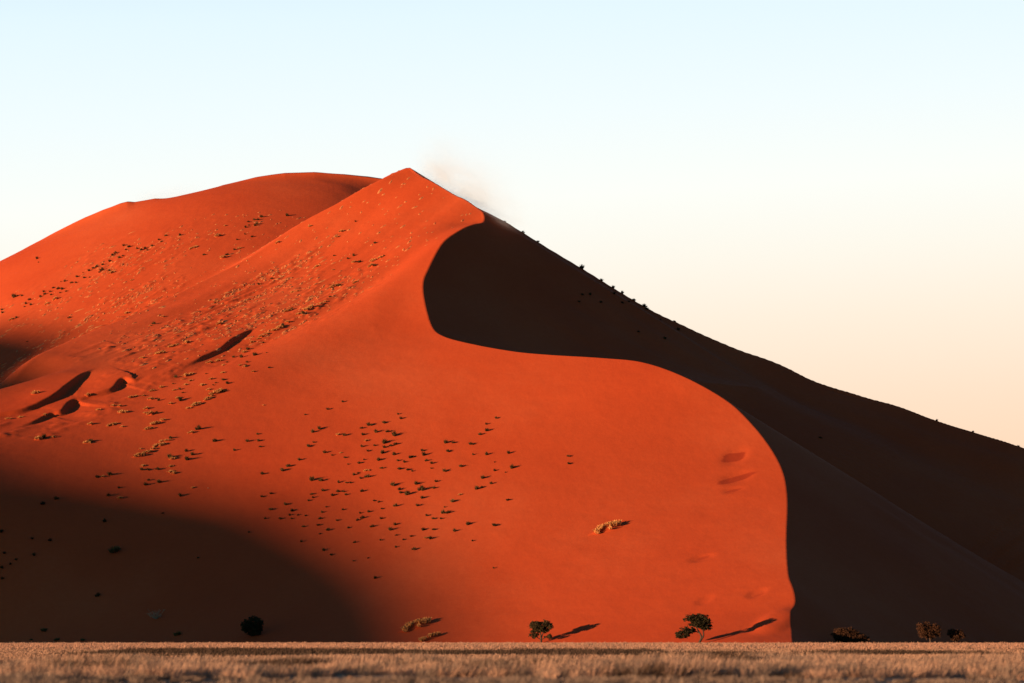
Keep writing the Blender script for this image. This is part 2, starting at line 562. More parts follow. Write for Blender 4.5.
M_DUNE = make_dune_mat()
M_DARK = make_plant_mat('dark_grass', (.024, .020, .008), (.125, .080, .028), 2.0, .15)
M_STRAW = make_plant_mat('straw_grass', (.40, .15, .045), (.68, .36, .12), 1.2, .25)
M_OLIVE = make_plant_mat('olive_grass', (.11, .085, .03), (.24, .15, .05), 1.2, .2)
M_PALE = make_plant_mat('bleached_twig', (.34, .22, .12), (.52, .36, .22), 1.2, 0)
M_LEAF = make_plant_mat('acacia_leaf', (.028, .024, .010), (.075, .055, .022), .45, .2)
M_LEAF_RUST = make_plant_mat('dry_leaf', (.042, .020, .010), (.105, .047, .022), .45, .2)
M_BARK = make_plant_mat('bark', (.035, .024, .016), (.09, .06, .04), 1.5, 0)


def make_ground_mat():
    m, nt, b = mat_new('plain_soil')
    tc = nt.nodes.new('ShaderNodeTexCoord')
    ob = tc.outputs['Object']
    n1 = noise_node(nt, 0.05, 5, .6, ob, ((.25, 1, 1), (0, 0, 0)))
    n2 = noise_node(nt, 1.2, 4, .6, ob)
    r = ramp(nt, n1.outputs['Fac'], [(.35, (.20, .105, .055)), (.5, (.36, .20, .11)), (.65, (.46, .27, .15))])
    mm = nt.nodes.new('ShaderNodeMixRGB')
    mm.blend_type = 'MULTIPLY'
    mm.inputs['Fac'].default_value = .6
    r2 = ramp(nt, n2.outputs['Fac'], [(.3, (.5, .5, .5)), (.7, (1, 1, 1))])
    nt.links.new(r.outputs['Color'], mm.inputs['Color1'])
    nt.links.new(r2.outputs['Color'], mm.inputs['Color2'])
    nt.links.new(mm.outputs['Color'], b.inputs['Base Color'])
    b.inputs['Roughness'].default_value = .95
    b.inputs['Specular IOR Level'].default_value = .1
    bp = nt.nodes.new('ShaderNodeBump')
    bp.inputs['Strength'].default_value = .6
    bp.inputs['Distance'].default_value = .15
    nt.links.new(n2.outputs['Fac'], bp.inputs['Height'])
    nt.links.new(bp.outputs['Normal'], b.inputs['Normal'])
    return m


M_GROUND = make_ground_mat()

# ------------------------------------------------------------------ dune mesh
edge = np.minimum.reduce([sstep(-640, -560, VX), 1 - sstep(680, 760, VX), 1 - sstep(2000, 2100, VY)])
Z = Z * edge - 6 * (1 - edge)
Z = np.maximum(Z, -5.0)
keep = ~((Z[:-1, :-1] < -3) & (Z[1:, :-1] < -3) & (Z[:-1, 1:] < -3) & (Z[1:, 1:] < -3))
ff, used = grid_faces(len(gy), len(gx), keep)
dune = mesh_obj('dune', np.c_[VX.ravel(), VY.ravel(), Z.ravel()][used], ff, M_DUNE)
at_ = dune.data.attributes.new('scar', 'FLOAT', 'POINT')
at_.data.foreach_set('value', SCAR.ravel()[used].astype(np.float32))
tag(dune, 'great red sand dune with an S-shaped crest dividing its sunlit face from its dark face', 'dune', kind='structure')


def ground_z(x, y):
    near_ = (1 - sstep(600, 840, y)) * sstep(60, 100, y)
    return near_ * (0.16 * vnoise(x / 26, y / 14, 60) + 0.07 * vnoise(x / 7, y / 5, 61)) - 0.10 * near_ * np.exp(-((y - 250) / 25) ** 2)


px = spacing([(-12000, -600, 20), (-600, -170, 40), (-170, 170, 200), (170, 600, 40), (600, 12000, 20)])
py = spacing([(-9000, -100, 20), (-100, 100, 30), (100, 420, 280), (420, 860, 110), (860, 2200, 40), (2200, 14000, 20)])
PX_, PY_ = np.meshgrid(px, py)
ff, used = grid_faces(len(py), len(px))
ground = mesh_obj('ground', np.c_[PX_.ravel(), PY_.ravel(), ground_z(PX_, PY_).ravel()], ff, M_GROUND)
tag(ground, 'flat gravelly plain in front of the dune', 'plain', kind='structure')

# ------------------------------------------------------------------ the neighbouring dune whose long shadow lies on the left flank
T_OCC = -2000.0
ANCH = [(455, 640, 1), (392, 570, 3), (276, 512, 4), (100, 480, 3), (0, 460, 3), (0, 425, -7), (0, 400, -9), (60, 370, 3), (30, 378, 7), (0, 380, 10),
        (85, 333, -2), (60, 345, 8), (30, 345, 9), (0, 345, 11), (0, 328, 2), (0, 312, -10)]
ah, _ = hit([a_[:2] for a_ in ANCH])
ap = -SD[1] * ah[:, 0] + SD[0] * ah[:, 1]
aq = ah[:, 2] + (SD[0] * ah[:, 0] + SD[1] * ah[:, 1]) * TAN_E + np.array([a_[2] for a_ in ANCH])
o_ = np.argsort(ap)
ap, aq = ap[o_], aq[o_]
p0, q0, p1, q1 = ap[0], aq[0], ap[-1], aq[-1]
prof = np.vstack([[(p0 - 500, q0 - 400), (p0 - 250, q0 - 110), (p0 - 110, q0 - 44), (p0 - 45, q0 - 18)], np.c_[ap, aq],
                  [(p1 + 70, q1 + 3), (p1 + 200, q1), (p1 + 340, q1 - 14), (p1 + 560, q1 - 80), (p1 + 900, q1 - 250), (p1 + 1200, q1 - 500)]])
print('prof', prof.round(0).tolist())
qs = np.linspace(prof[0, 0], prof[-1, 0], 300)
hp = np.interp(qs, prof[:, 0], prof[:, 1]) - T_OCC * TAN_E
hp = np.maximum(hp, -8)
ts = np.linspace(-520, 520, 105)
V = []
for t in ts:
    h = hp - 0.52 * (np.sqrt(t * t + 9) - 3)
    h = np.maximum(h, -6) + (1.5 * vnoise(qs / 90, np.full_like(qs, t / 90), 71) if abs(t) > 30 else 0)
    T = T_OCC + t
    V.append(np.c_[SD[0] * T - SD[1] * qs, SD[1] * T + SD[0] * qs, h])
V = np.array(V)
ff, used = grid_faces(len(ts), len(qs))
far = mesh_obj('neighbouring_dune', V.reshape(-1, 3)[used], ff, M_DUNE)
tag(far, 'second red dune outside the picture on the left that shades the lower left flank', 'dune', kind='structure')


# ------------------------------------------------------------------ grass and tussocks
def blades(rng, n, rad, h, width, lean=0.9, flat=0.0):
    """n bent blades as quads growing from a disc; unit tussock geometry."""
    a = rng.random(n) * 2 * math.pi
    r = rad * 0.55 * np.sqrt(rng.random(n))
    bx, by = r * np.cos(a), r * np.sin(a)
    a2 = a + rng.normal(0, .5, n)
    ln = h * (0.6 + .5 * rng.random(n))
    le = lean * (0.1 + 0.9 * rng.random(n))
    tx = bx + np.cos(a2) * np.sin(le) * ln
    ty = by + np.sin(a2) * np.sin(le) * ln
    tz = np.cos(le) * ln
    mx_, my_, mz_ = bx + (tx - bx) * .38, by + (ty - by) * .38, tz * .62
    wx, wy = -np.sin(a2 + rng.normal(0, .9, n)), np.cos(a2 + rng.normal(0, .9, n))
    w = width * (.7 + .6 * rng.random(n))
    z0 = np.full(n, -0.12 * h)
    v = np.stack([np.c_[bx - wx * w * .5, by - wy * w * .5, z0], np.c_[bx + wx * w * .5, by + wy * w * .5, z0],
                  np.c_[mx_ + wx * w * .5, my_ + wy * w * .5, mz_], np.c_[mx_ - wx * w * .5, my_ - wy * w * .5, mz_],
                  np.c_[tx + wx * w * .12, ty + wy * w * .12, tz], np.c_[tx - wx * w * .12, ty - wy * w * .12, tz]], 1)
    base = np.arange(n)[:, None] * 6
    f = np.concatenate([base + np.array([0, 1, 2, 3]), base + np.array([3, 2, 4, 5])], 0)
    return v.reshape(-1, 3), f


def tussock_mesh(name, seed, mats, n=110, rad=1.0, h=1.0, mound=0.0, elong=1.0):
    rng = np.random.default_rng(seed)
    v, f = [], []
    idx = []
    clumps = [(0, 0, 1.0)]
    for _ in range(rng.integers(1, 4)):
        clumps.append((rng.normal(0, .45 * rad), rng.normal(0, .45 * rad), .45 + .4 * rng.random()))
    if elong > 1.3:
        clumps = [((t + rng.normal(0, .08)) * elong * rad, rng.normal(0, .34 * rad), .5 + .35 * rng.random()) for t in np.linspace(-.9, .9, int(8 + 5 * elong))]
    off = 0
    tall = sum(c[2] for c in clumps)
    for cx_, cy_, s in clumps:
        bv, bf = blades(rng, int(n * s / tall) + 10, rad * s * .8, h * s, .15 * rad, 1.15)
        bv[:, 0] += cx_
        bv[:, 1] += cy_
        if mound:
            bv[:, 2] += mound * h * np.exp(-(cx_ / (elong * rad)) ** 2 - (cy_ / rad) ** 2) * .8
        v.append(bv)
        f.append(bf + off)
        idx += [0] * len(bf)
        off += len(bv)
    if mound:
        nr, nc = 9, 20
        mv = []
        jit = 1 + .15 * np.sin(np.linspace(0, 2 * np.pi, nc, endpoint=False) * 3 + seed)
        for i in range(nr):
            q = i / (nr - 1) * 1.5
            for j in range(nc):
                a = 2 * np.pi * j / nc
                z = mound * h * math.exp(-(q * 1.25) ** 2 * 1.3) - (.30 * h if i == nr - 1 else .06 * h)
                mv.append((q * math.cos(a) * rad * elong * jit[j], q * math.sin(a) * rad * jit[j], z))
        mf = []
        for i in range(nr - 1):
            for j in range(nc):
                mf.append((i * nc + j, (i + 1) * nc + j, (i + 1) * nc + (j + 1) % nc, i * nc + (j + 1) % nc))
        v.append(np.array(mv))
        f.append(np.array(mf) + off)
        idx += [1] * len(mf)
    return mesh_obj(name, np.vstack(v), np.vstack(f), None, True, None, mats, idx, link=False)


def plain_grass(name, xs, ys, hs, nb, bw, mats, pick, seed, wind=0.25, spread=.42, lean=1.0):
    """One mesh of many small bent blades standing in tufts at xs, ys."""
    rng = np.random.default_rng(seed)
    n = len(xs)
    N = n * nb
    X = np.repeat(xs, nb)
    Y = np.repeat(ys, nb)
    Hh = np.repeat(hs, nb) * (.55 + .6 * rng.random(N))
    a = rng.random(N) * 2 * np.pi
    r = np.repeat(hs, nb) * spread * np.sqrt(rng.random(N))
    bx, by = X + r * np.cos(a), Y + r * np.sin(a)
    a2 = a + rng.normal(0, .6, N)
    le = .12 + lean * rng.random(N)
    tx, ty, tz = bx + np.cos(a2) * np.sin(le) * Hh + wind * Hh, by + np.sin(a2) * np.sin(le) * Hh, np.cos(le) * Hh
    z0 = ground_z(bx, by)
    wa = rng.random(N) * 2 * np.pi
    wx, wy = np.cos(wa), np.sin(wa)
    w = bw * (.6 + .8 * rng.random(N))
    v = np.stack([np.c_[bx - wx * w, by - wy * w, z0 - .03], np.c_[bx + wx * w, by + wy * w, z0 - .03],
                  np.c_[tx + wx * w * .35, ty + wy * w * .35, z0 + tz], np.c_[tx - wx * w * .35, ty - wy * w * .35, z0 + tz]], 1).reshape(-1, 3)
    f = np.arange(N)[:, None] * 4 + np.arange(4)
    return mesh_obj(name, v, f, None, False, None, mats, np.repeat(pick, nb))


M_G1 = make_plant_mat('plain_grass_gold', (.33, .19, .115), (.58, .365, .235), .25, .3)
M_G2 = make_plant_mat('plain_grass_grey', (.16, .11, .075), (.31, .225, .16), .25, .3)
M_G3 = make_plant_mat('plain_grass_dark', (.035, .024, .016), (.10, .06, .036), .3, .15)

rng = np.random.default_rng(5)


def scatter(n, y0, y1, half=0.26):
    y = np.sqrt(rng.random(n) * (y1 * y1 - y0 * y0) + y0 * y0)
    x = (rng.random(n) * 2 - 1) * half * y
    return x, y


xs, ys = scatter(9500, 70, 152)
dens = fbm(xs / 6, ys / 14, 3, 80) + .6 * vnoise(xs / 30, ys / 10, 81)
k_ = rng.random(len(xs)) < np.clip(.60 + 1.5 * dens, .04, 1)
xs, ys, dens = xs[k_], ys[k_], dens[k_]
hs = np.clip(.36 + .45 * dens, .14, .66) * (.75 + .5 * rng.random(len(xs)))
hs = np.where(ys < 90, hs * .45, hs)
pick = np.where((ys < 90) | (rng.random(len(xs)) < .45), 1, 0)
pick = np.where((vnoise(xs / 5, ys / 9, 82) > .22) & (ys > 90) & (rng.random(len(xs)) < .7), 2, pick)  # dark-coloured tufts paint in the shadowed gaps between the clumps
g1 = plain_grass('grass', xs, ys, hs, 80, .014, [M_G1, M_G2, M_G3], pick, 1, .3, .62, 1.25)
tag(g1, 'dry golden grass tufts covering the nearest strip of the plain', 'grass', kind='stuff')

xs, ys = scatter(70000, 148, 340)
band_ = np.exp(-((ys - 280 - 60 * vnoise(xs / 45, ys / 200, 90)) / 36) ** 2) + .8 * np.exp(-((ys - 212 - 40 * vnoise(xs / 28, ys / 200, 95)) / 8) ** 2)
dark = band_ * sstep(-.12, .12, vnoise(xs / 13, ys / 70, 91) + .4 * vnoise(xs / 4, ys / 30, 92))
pick = np.where(rng.random(len(xs)) < dark, 2, 0)
hs = (.09 + .13 * rng.random(len(xs))) * np.where(pick == 2, 2.1, 1.0)
g2 = plain_grass('low_scrub', xs, ys, hs, 8, .035, [M_G1, M_G2, M_G3], pick, 2)
tag(g2, 'dark low scrub in streaks across the middle of the plain', 'scrub', kind='stuff')

xs, ys = scatter(105000, 325, 860, .235)
hs = (.14 + .16 * rng.random(len(xs))) * np.where(rng.random(len(xs)) < .03, 2.2, 1)
lim = np.interp(xs, foot[::-1][:, 0], foot[::-1][:, 1]) - 6
kk = ys < lim
g3 = plain_grass('far_grass', xs[kk], ys[kk], hs[kk], 10, .06, [M_G1, M_G2], (rng.random(kk.sum()) < .1).astype(int), 3)
g3.data.materials[0] = make_plant_mat('far_grass_pale', (.46, .25, .15), (.68, .40, .26), .25, .45)
tag(g3, 'pale sunlit grass strip at the foot of the dune', 'grass', kind='stuff')

# ------------------------------------------------------------------ tussocks: where the photograph shows them (pixel, size)
C = {}      # region -> list of (u, v, size, kind)   kind d dark, g straw on a sand mound, e long straw mound, o olive, p pale
C['scatter'] = """327.5,408.5,.9 312.5,431.5,1 319,428,.9 247,440.5,1.1 257.5,433.5,.7 258.5,440,1 260.5,446,.8 308,445.5,1.2 313.5,441.5,.8 234,449.5,.5 305,414,.5
324.5,452,1.1 342.5,401,.7 362,427.5,.9 368.5,424.5,1.1 384,422,1 398,413.5,.7 401,418,.9 363,434,.9 376,431.5,.9 388,431,.9 394,434.5,1.2 338,434,.7g 344,434.5,.9
366,440,.6g 384.5,442,1.1 374.5,444.8,.9 362,446,.8 367.5,450.2,.8 384,446.5,.7 391,445,.8 396,443.5,.9 382.5,452,.9 340.5,452,.6g 332,454.5,.7 394,454,.8 412,456,.7
422,450,.7 423.5,454.5,1.2 446,442,1 454,442,1.1 447.5,450.5,.9 470.5,443.5,1 480,434,.8 487,430,1.1 486.5,423.5,.6 496,417.5,.6 473,454,.6 486.5,454,1 508.5,452.5,.8
262,473.3,.9 282,469.8,.9 289,465.5,.9 299,459.3,.9 312,479.5,1.3 321,480,1 261.5,496,.9 271,493,.8 323,490,.9 312,493.5,.8 313,497,.7 308.5,500,.6 285.5,504,1
271,509,.9 292,509.8,.8 289.5,514.5,.6 298,514.3,.7 305.5,515,.6 280.5,518,1 291.5,518,.7 265,518,.6 326.5,506.3,.6 322,511.8,.7 320,518,.7
345,456.8,.9 359,462.5,1.1 364,459,.6 348,463.5,.6 378.5,459.5,1.4 382,467.5,.9 366,470,1g 354,474,.9 358,472,.6 360.5,477.5,.7 368,476.2,1 338.5,481.5,.7 346,482,.8
350.5,482,.6 338,491,.7 343.5,491,.7 346,494,.8 332.5,494.8,.8 362.5,490.5,.9 374,500,.7 379,501.3,.7 382,508,.7 343,509,.6 360,512.5,.6 368.5,511.3,.9 362.5,517.3,1
357.5,519.3,.7 337,519.8,.7 381,518,.9 396,505.3,.9 393,484.5,1.2 399.5,488.5,1.1 401,492,.8 408,493.5,1 416.5,483,1 422,489,1.2 422,497.5,.9 417.5,505,.8 427,515,.9
399.5,468.5,.9 408.5,469,.9 412,470.5,.7 398,460,.6 404.5,461.5,.9 410,457,1 426.5,460,.9 431.5,462.7,.8 431,467.5,.6 444,470.3,.9 461,465.7,1 436,480.8,1 434,487.5,.8
452.5,501,1.4 459.5,494,.7g 444.5,506.5,.5 443.5,512.3,.9 448.5,512,.9 433,518,.8 441,518,.8 477,488,1.1 482,486.5,.7 482.5,477.5,1.1 491,483,.8 494.5,470,.7 494.5,461.3,.5
505.5,471.5,.5 512.5,467,1.4 507.5,499.5,1 304,526,.7 318,524.5,.9 328.5,529.5,.9 320,533,.5 301.5,541,.6 323.5,549.5,.8 331.5,554.3,.6 348.5,527,.6 372.5,525.8,1
355,541.7,.7 380.5,539.5,.6 396,546.5,.6 368,557.3,.6 353.5,560.3,.5 375.5,577.5,.9 390.5,529.3,.9 395,524,.9 396.5,534.5,.7 403.5,539,.7 411,535.7,.8 423.5,529,.9
434,529,.8 426,537.3,.7g 430.5,538,1.1 414.5,548.7,.9 468,523.5,.9 454.5,530.5,.9 472.5,540.2,.7 494,524.7,1.1 493.5,567.5,.4"""
C['fold'] = """198.5,428.5,1.1 191.5,432,.9 222.5,372,.9 223,379,1.1 227.5,382.5,1 211,378.5,.7 202,384.5,.7 209,389,.7 206,373,.5 216,382,.5 213,384.3,.5 216,392,1.5e 208,398,1.1e
222.5,390.5,.9 253.5,371,.6 269.5,367,.8 244.5,366,.7 263.3,404.5,.4 113,405,.6g 119.5,405.5,.8g 122,411.5,1.2g 112,424,1.1e 122,426,.6 130,396.5,.8g 136,395.5,.6
144,395,.6g 152,390,.8e 161,386.5,.7g 150.5,398.5,.9g 159,399.5,.8 147,408,1g 151,413.5,1.2g 156.5,412.5,.9 145,412,.7g 148.5,428,.9e 155,423,1e 163,419.5,.8g 176,376.5,.8
173,383,.6 186,375,.9g 191,373,.7g 183,378.5,.8g 190,380,.8 185.5,384,.7 179.5,388.5,.8 174,389.5,.7g 183,392,.7 177.5,397.5,.8g 180,399.5,1.2 188,407.5,1g 196,404,1.1e
170.5,403,.6g 248,348.5,1.1 244,351.5,.9g 241.5,356.5,1 254.5,354.5,1.1 247,361.5,.9 245.5,365,.8 239.5,364.5,.7 233.5,356.5,.7 263.5,342,.5 227,361.5,.6 218,360,.9g
210,362,1g 223,364.5,.6 266.5,352,.4 251.5,341.5,.7g 258,338,.7g 261.5,336,.9 267,333.5,.9g 273.5,329.5,.9g 279,327,1g 283,325,.9 288,321.5,.9g 298,313.5,.8g 288,310,.9e
292,308.5,.8 303,312.5,1 306.5,309,1g 311.5,307,.9g 318,305.5,.8 321,302.5,.9g 325,301,.8 330,296,.8 334,286,1e 339,285,.9 355,281.5,.8e 380,257,.9g 384,255,.6 373,260,.9g
372,265.5,1g 375.5,265,.8 353.5,255,.8 348,258,.9 354,261.7,.7g 359.5,261.5,.9 334,255,.7 317,265.8,.9 333,269,.5 375,242.3,.8 341,230.7,.8 337,236.2,.6 355.5,220.7,.6
309.5,225.5,.6 258.5,283.5,.9 272,278,.7 218,300.5,.8 215,302.5,.6 297.5,290.5,.8 292,291.5,.7g 220,323.5,.9g 236,320.5,.6 126.5,312.5,.8g 150,325,.6 154,323,.7 163,316,.6
187,342,.9g 173,345.5,.9e 160,352.5,.9e 142.5,357.5,.8g 278,242,.7"""
C['hump'] = """2,309,.8 2.5,312,.9 26,303,.9 24.5,306,.7 31,304,.8 47.5,303,.9g 16.5,317,.7 12,319,1.1g 69.5,317,.8 27,341,.5 37,258,.9 38.5,261.5,.4 14,296.5,1.2 22,295,.8 30,299,.8
40.5,296,.8 45,293.5,.9 43.5,291,.6 51,294,.7 53.5,287,.9 50,291,.7 58.5,288,.9 62,288.5,1 60,292,.6 66.5,290.5,.6 56,298.5,1.1g 61,281,.4 65,280.5,.8 72,282,.8 76,282,.7
77,276,.9 84,277,.8 83,271.7,.5 89,270,.8 90,276.5,.6 93,267.5,.8 96.5,266,.7 99.5,271.5,.7 102.5,269.5,1 109,269.7,.8 111.5,272,.9g 103,264,.6 109.5,260.7,.8 112.5,254.5,.8
115.5,252.5,.9 119,257,.9 123,255,.6 123.5,245,.7 126,249,.6 129,246.3,.9 137,248,.7 141.5,249,.8 145,247.5,.9 147.5,249.5,.8 152,245.5,.7 159,239,.9 161.5,241,.7 166,235,.8
180,234.5,.9 131.5,279.5,.7g 193,247,1e 248,221,.9 254,219,.9 258,219,.8 261,216.3,.8 255,224.8,.9 257.5,223.3,.8 245.5,226.5,.8 249,224.5,.6 287,215,.9 218,235.5,1.1g
239,247.5,.9g 234.5,249,.8 227.5,254,1 223,257,.9g 204,254,.7 252.5,236,.7 245,233.5,.6 237,239,.6 225,225,.6g"""
C['left flank'] = """35,392.5,1.1g 8,418,.9g 20,416.5,.9g 45,414,.6g 88,394,.7g 98,409,.8g 91,423.5,1.1g 38,438.5,1.1g 44,436.5,1.1 53,436.5,.7g 86.5,442,.9g 91,440.5,1 97,476.5,1.2 103,476,.8g 109,474,1
119,487,.7 119.5,497.5,.7 139.5,455,1.2e 147.5,451.5,1.1e 153,448,1g 159,444.5,1.1e 165,440,1.1e 170.5,437.5,1.3 215,440.5,1.4 234,449.7,.6 186.5,450.3,1
192.5,454,.9 187,459,1 169.5,456.5,1.2 172,458,.8 140.5,448,.5 143,465,.8 141.5,469,.9 148,469,.9 158,468.5,1 170.5,465.5,.8 174,472.5,.8 170.5,471,.7 149,479.5,.7 145,484,1.1
159,481.8,1 192.5,487,.6 180,495,.9 208,487.3,.5p"""
C['shade'] = """43,503,1.2 56,498,1.2 108.5,495,.8 105,520.5,1.1 32,538,.9 50.5,540,.9 4.5,552.5,.8 34,554.5,.7 16,559,.9 10.5,563.5,.6 2,567,.8 1.5,531,.9 2,578,.7 115,550,2.2o 163,512.5,.7 98,595,1
43,630,1.3o 178,634,1.2o 198,557,.6 249,531.5,.7 31,639,.8o 58,639,1o 82,639.5,.9o"""
C['skyline'] = """582.5,267.5,1.5 602,280,1.3 613.5,287,1.1 622.5,292,.9 634.5,298.5,1.1 645,305,1.1 675,321.5,.8 538,242,.9 523,232,.6 505,221,.6 938,420.5,.7 974,432,.7 1019,446.5,.7"""
C['dark face'] = """647,308.5,1 678,329,.9 590,294,.8 582,294,.9 579,301,.9 600.5,301.5,.9 614,293,.9 622,302,.7 629,301,.7 638,331,.9 665,338,.8 660.5,319,.6 820,437,.7"""
C['lower face'] = """568.5,455.5,.8 568.5,463,.8 608,528,2.5e 417,626,2.4e 430,637.5,1.5e"""

items = []
for reg, txt in C.items():
    for tok in txt.split():
        u, v, s = tok.split(',')
        kd = 'd'
        if s[-1].isalpha():
            s, kd = s[:-1], s[-1]
        items.append([float(u), float(v), float(s), kd, reg])
_r = random.Random(4)
for i in items:                          # many of the plants along the folds are bleached to straw
    if i[4] in ('fold', 'left flank') and i[3] == 'd' and i[2] <= .9 and _r.random() < .4:
        i[3] = 'g'
P, okk = hit([(i[0], i[1] + 1.0) for i in items])
sel = [n for n, i in enumerate(items) if i[4] == 'skyline']
for n in sel:                            # on the skyline: stand on the ridge line itself
    u = items[n][0]
    uu = ridge_r[:, 0] / ridge_r[:, 1] * F + W / 2
    P[n] = [np.interp(u, uu, ridge_r[:, 0]), np.interp(u, uu, ridge_r[:, 1]), 0]
    P[n, 2] = gsample(P[n:n + 1, 0], P[n:n + 1, 1])[0] - .1

ELx = math.atan2(.879, .476)
VAR = {
    'd': [tussock_mesh('grass_tussock', 100 + k, [M_DARK], 110, 1, 1.25) for k in range(8)],
    'g': [tussock_mesh('straw_tussock', 200 + k, [M_STRAW, M_DUNE], 70, 1, .8, .75, 1.35) for k in range(6)],
    'e': [tussock_mesh('straw_tussock', 300 + k, [M_STRAW, M_DUNE], 300, 1, .72, .9, 2.4 + .3 * (k % 3)) for k in range(6)],
    'o': [tussock_mesh('olive_bush', 400 + k, [M_OLIVE], 160, 1, 1.0) for k in range(3)],
    'p': [tussock_mesh('pale_tuft', 500, [M_PALE], 60, 1, 1.0)],
}
from mathutils import Vector as Vec, Matrix

# ---- labels: every tussock is told from its neighbours by its place in its handful
WHERE = {
    'scatter': 'of the sunlit scatter', 'fold': 'of the streaked folds',
    'hump': 'of the rear hump', 'left flank': 'of the lit left flank', 'shade': 'of the shadowed flank',
    'skyline': '', 'dark face': 'of the dark slope', 'lower face': ''}
COLS = {'scatter': 7, 'fold': 7, 'hump': 6, 'left flank': 5, 'shade': 4}
COLN = {7: ['far left', 'left', 'centre left', 'middle', 'centre right', 'right', 'far right'],
        6: ['far left', 'left', 'centre left', 'centre right', 'right', 'far right'],
        5: ['far left', 'left', 'middle', 'right', 'far right'], 4: ['far left', 'left', 'right', 'far right'], 3: ['left', 'middle', 'right'], 2: ['left', 'right'], 1: ['']}
ROWN = {4: ['top', 'upper', 'lower', 'bottom'], 3: ['upper', 'middle', 'lower'], 2: ['upper', 'lower'], 1: ['']}
KIND = {'d': 'dark grass tussock', 'g': 'straw tussock', 'e': 'long straw mound', 'o': 'olive bush', 'p': 'pale tuft'}
CATN = {'d': 'grass tussock', 'g': 'straw tussock', 'e': 'straw tussock', 'o': 'bush', 'p': 'grass tuft'}
labels = [None] * len(items)
SPECIAL = {
    (568.5, 455.5): 'upper of two small dark tussocks alone right of the big scatter',
    (568.5, 463): 'lower of two small dark tussocks alone right of the big scatter',
    (608, 528): 'long golden grass mound alone on the bare lower sunlit face',
    (417, 626): 'long golden grass mound at dune foot left of the small upright tree',
    (430, 637.5): 'short golden grass mound at dune foot just below a longer one',
    (115, 550): 'broad olive bush high in the shadow on the lower left flank',
    (43, 630): 'low olive bush on the dark dune foot near the left edge',
    (178, 634): 'low olive bush on the dark dune foot left of the round black shrub',
    (31, 639): 'leftmost of three low olive bushes along the dark dune foot',
    (58, 639): 'middle of three low olive bushes along the dark dune foot',
    (82, 639.5): 'rightmost of three low olive bushes along the dark dune foot',
    (208, 487.3): 'single pale bleached tuft just above the shadow edge',
    (375.5, 577.5): 'lowest dark tussock of the big scatter, alone near the shadow edge',
    (493.5, 567.5): 'tiny dark speck of grass alone below the right of the big scatter',
    (37, 258): 'dark tussock alone on the bare upper hump near the left skyline',
    (38.5, 261.5): 'tiny tussock just below a lone one on the bare upper hump',
    (287, 215): 'dark tussock alone near the right end of the rear hump',
    (582.5, 267.5): 'largest dark shrub sitting on the right skyline of the dune',
    (820, 437): 'lone dark tussock on the dark slope beside the lower crest',
}


def order_words(pts):
    """A phrase for each of a handful of points that no other of them fits."""
    n = len(pts)
    if n == 1:
        return ['only one in']
    idx = list(range(n))
    out = [None] * n
    names = {2: ['left one in', 'right one in'], 3: ['left one in', 'middle one in', 'right one in'],
             4: ['leftmost in', 'second from left in', 'third from left in', 'rightmost in'],
             5: ['leftmost in', 'second from left in', 'middle one in', 'second from right in', 'rightmost in'],
             6: ['leftmost in', 'second from left in', 'third from left in', 'third from right in', 'second from right in', 'rightmost in'],
             7: ['leftmost in', 'second from left in', 'third from left in', 'middle one in', 'third from right in', 'second from right in', 'rightmost in']}
    for r_, i in enumerate(sorted(idx, key=lambda i: pts[i][0])):
        out[i] = names[n][r_] if n in names else ['first', 'second', 'third', 'fourth', 'fifth', 'sixth', 'seventh', 'eighth', 'ninth', 'tenth', 'eleventh', 'twelfth'][r_] + ' from left in'
    return out


for reg in COLS:
    ids = [n for n, i in enumerate(items) if i[4] == reg and (i[0], i[1]) not in SPECIAL]
    ids.sort(key=lambda n: items[n][0])
    ncol = COLS[reg]
    cols = [list(c) for c in np.array_split(ids, ncol)]
    for ci, c in enumerate(cols):
        c.sort(key=lambda n: items[n][1])
        nrow = max(1, min(4, round(len(c) / 4.5)))
        for ri, cell in enumerate(np.array_split(c, nrow)):
            for kd in 'dgeop':
                mem = [int(n) for n in cell if items[n][3] == kd]
                if not mem:
                    continue
                for n, wd in zip(mem, order_words([items[n][:2] for n in mem])):
                    place = ' '.join(x for x in (ROWN[nrow][ri], COLN[ncol][ci]) if x)
                    labels[n] = f"{KIND[kd]}, {wd} the {place} {WHERE[reg]}"
for reg, fmt in (('skyline', 'small dark tussock on the right skyline, {} from the peak'), ('dark face', 'dark tussock on the shaded right slope, {} from the left')):
    ids = sorted([n for n, i in enumerate(items) if i[4] == reg and (i[0], i[1]) not in SPECIAL], key=lambda n: items[n][0])
    words = ['first', 'second', 'third', 'fourth', 'fifth', 'sixth', 'seventh', 'eighth', 'ninth', 'tenth', 'eleventh', 'twelfth', 'thirteenth']
    for r_, n in enumerate(ids):
        labels[n] = fmt.format(words[r_])
for n, i in enumerate(items):
    if (i[0], i[1]) in SPECIAL:
        labels[n] = SPECIAL[(i[0], i[1])]
GROUPN = {'scatter': 'tussocks scattered over the sunlit face', 'fold': 'tussocks along the folds below the peak', 'hump': 'tussocks across the rear hump',
          'left flank': 'tussocks on the lit left flank', 'shade': 'plants in the shadow on the left', 'skyline': 'shrubs along the right skyline',
          'dark face': 'tussocks on the dark slope', 'lower face': 'tussocks low on the sunlit face'}

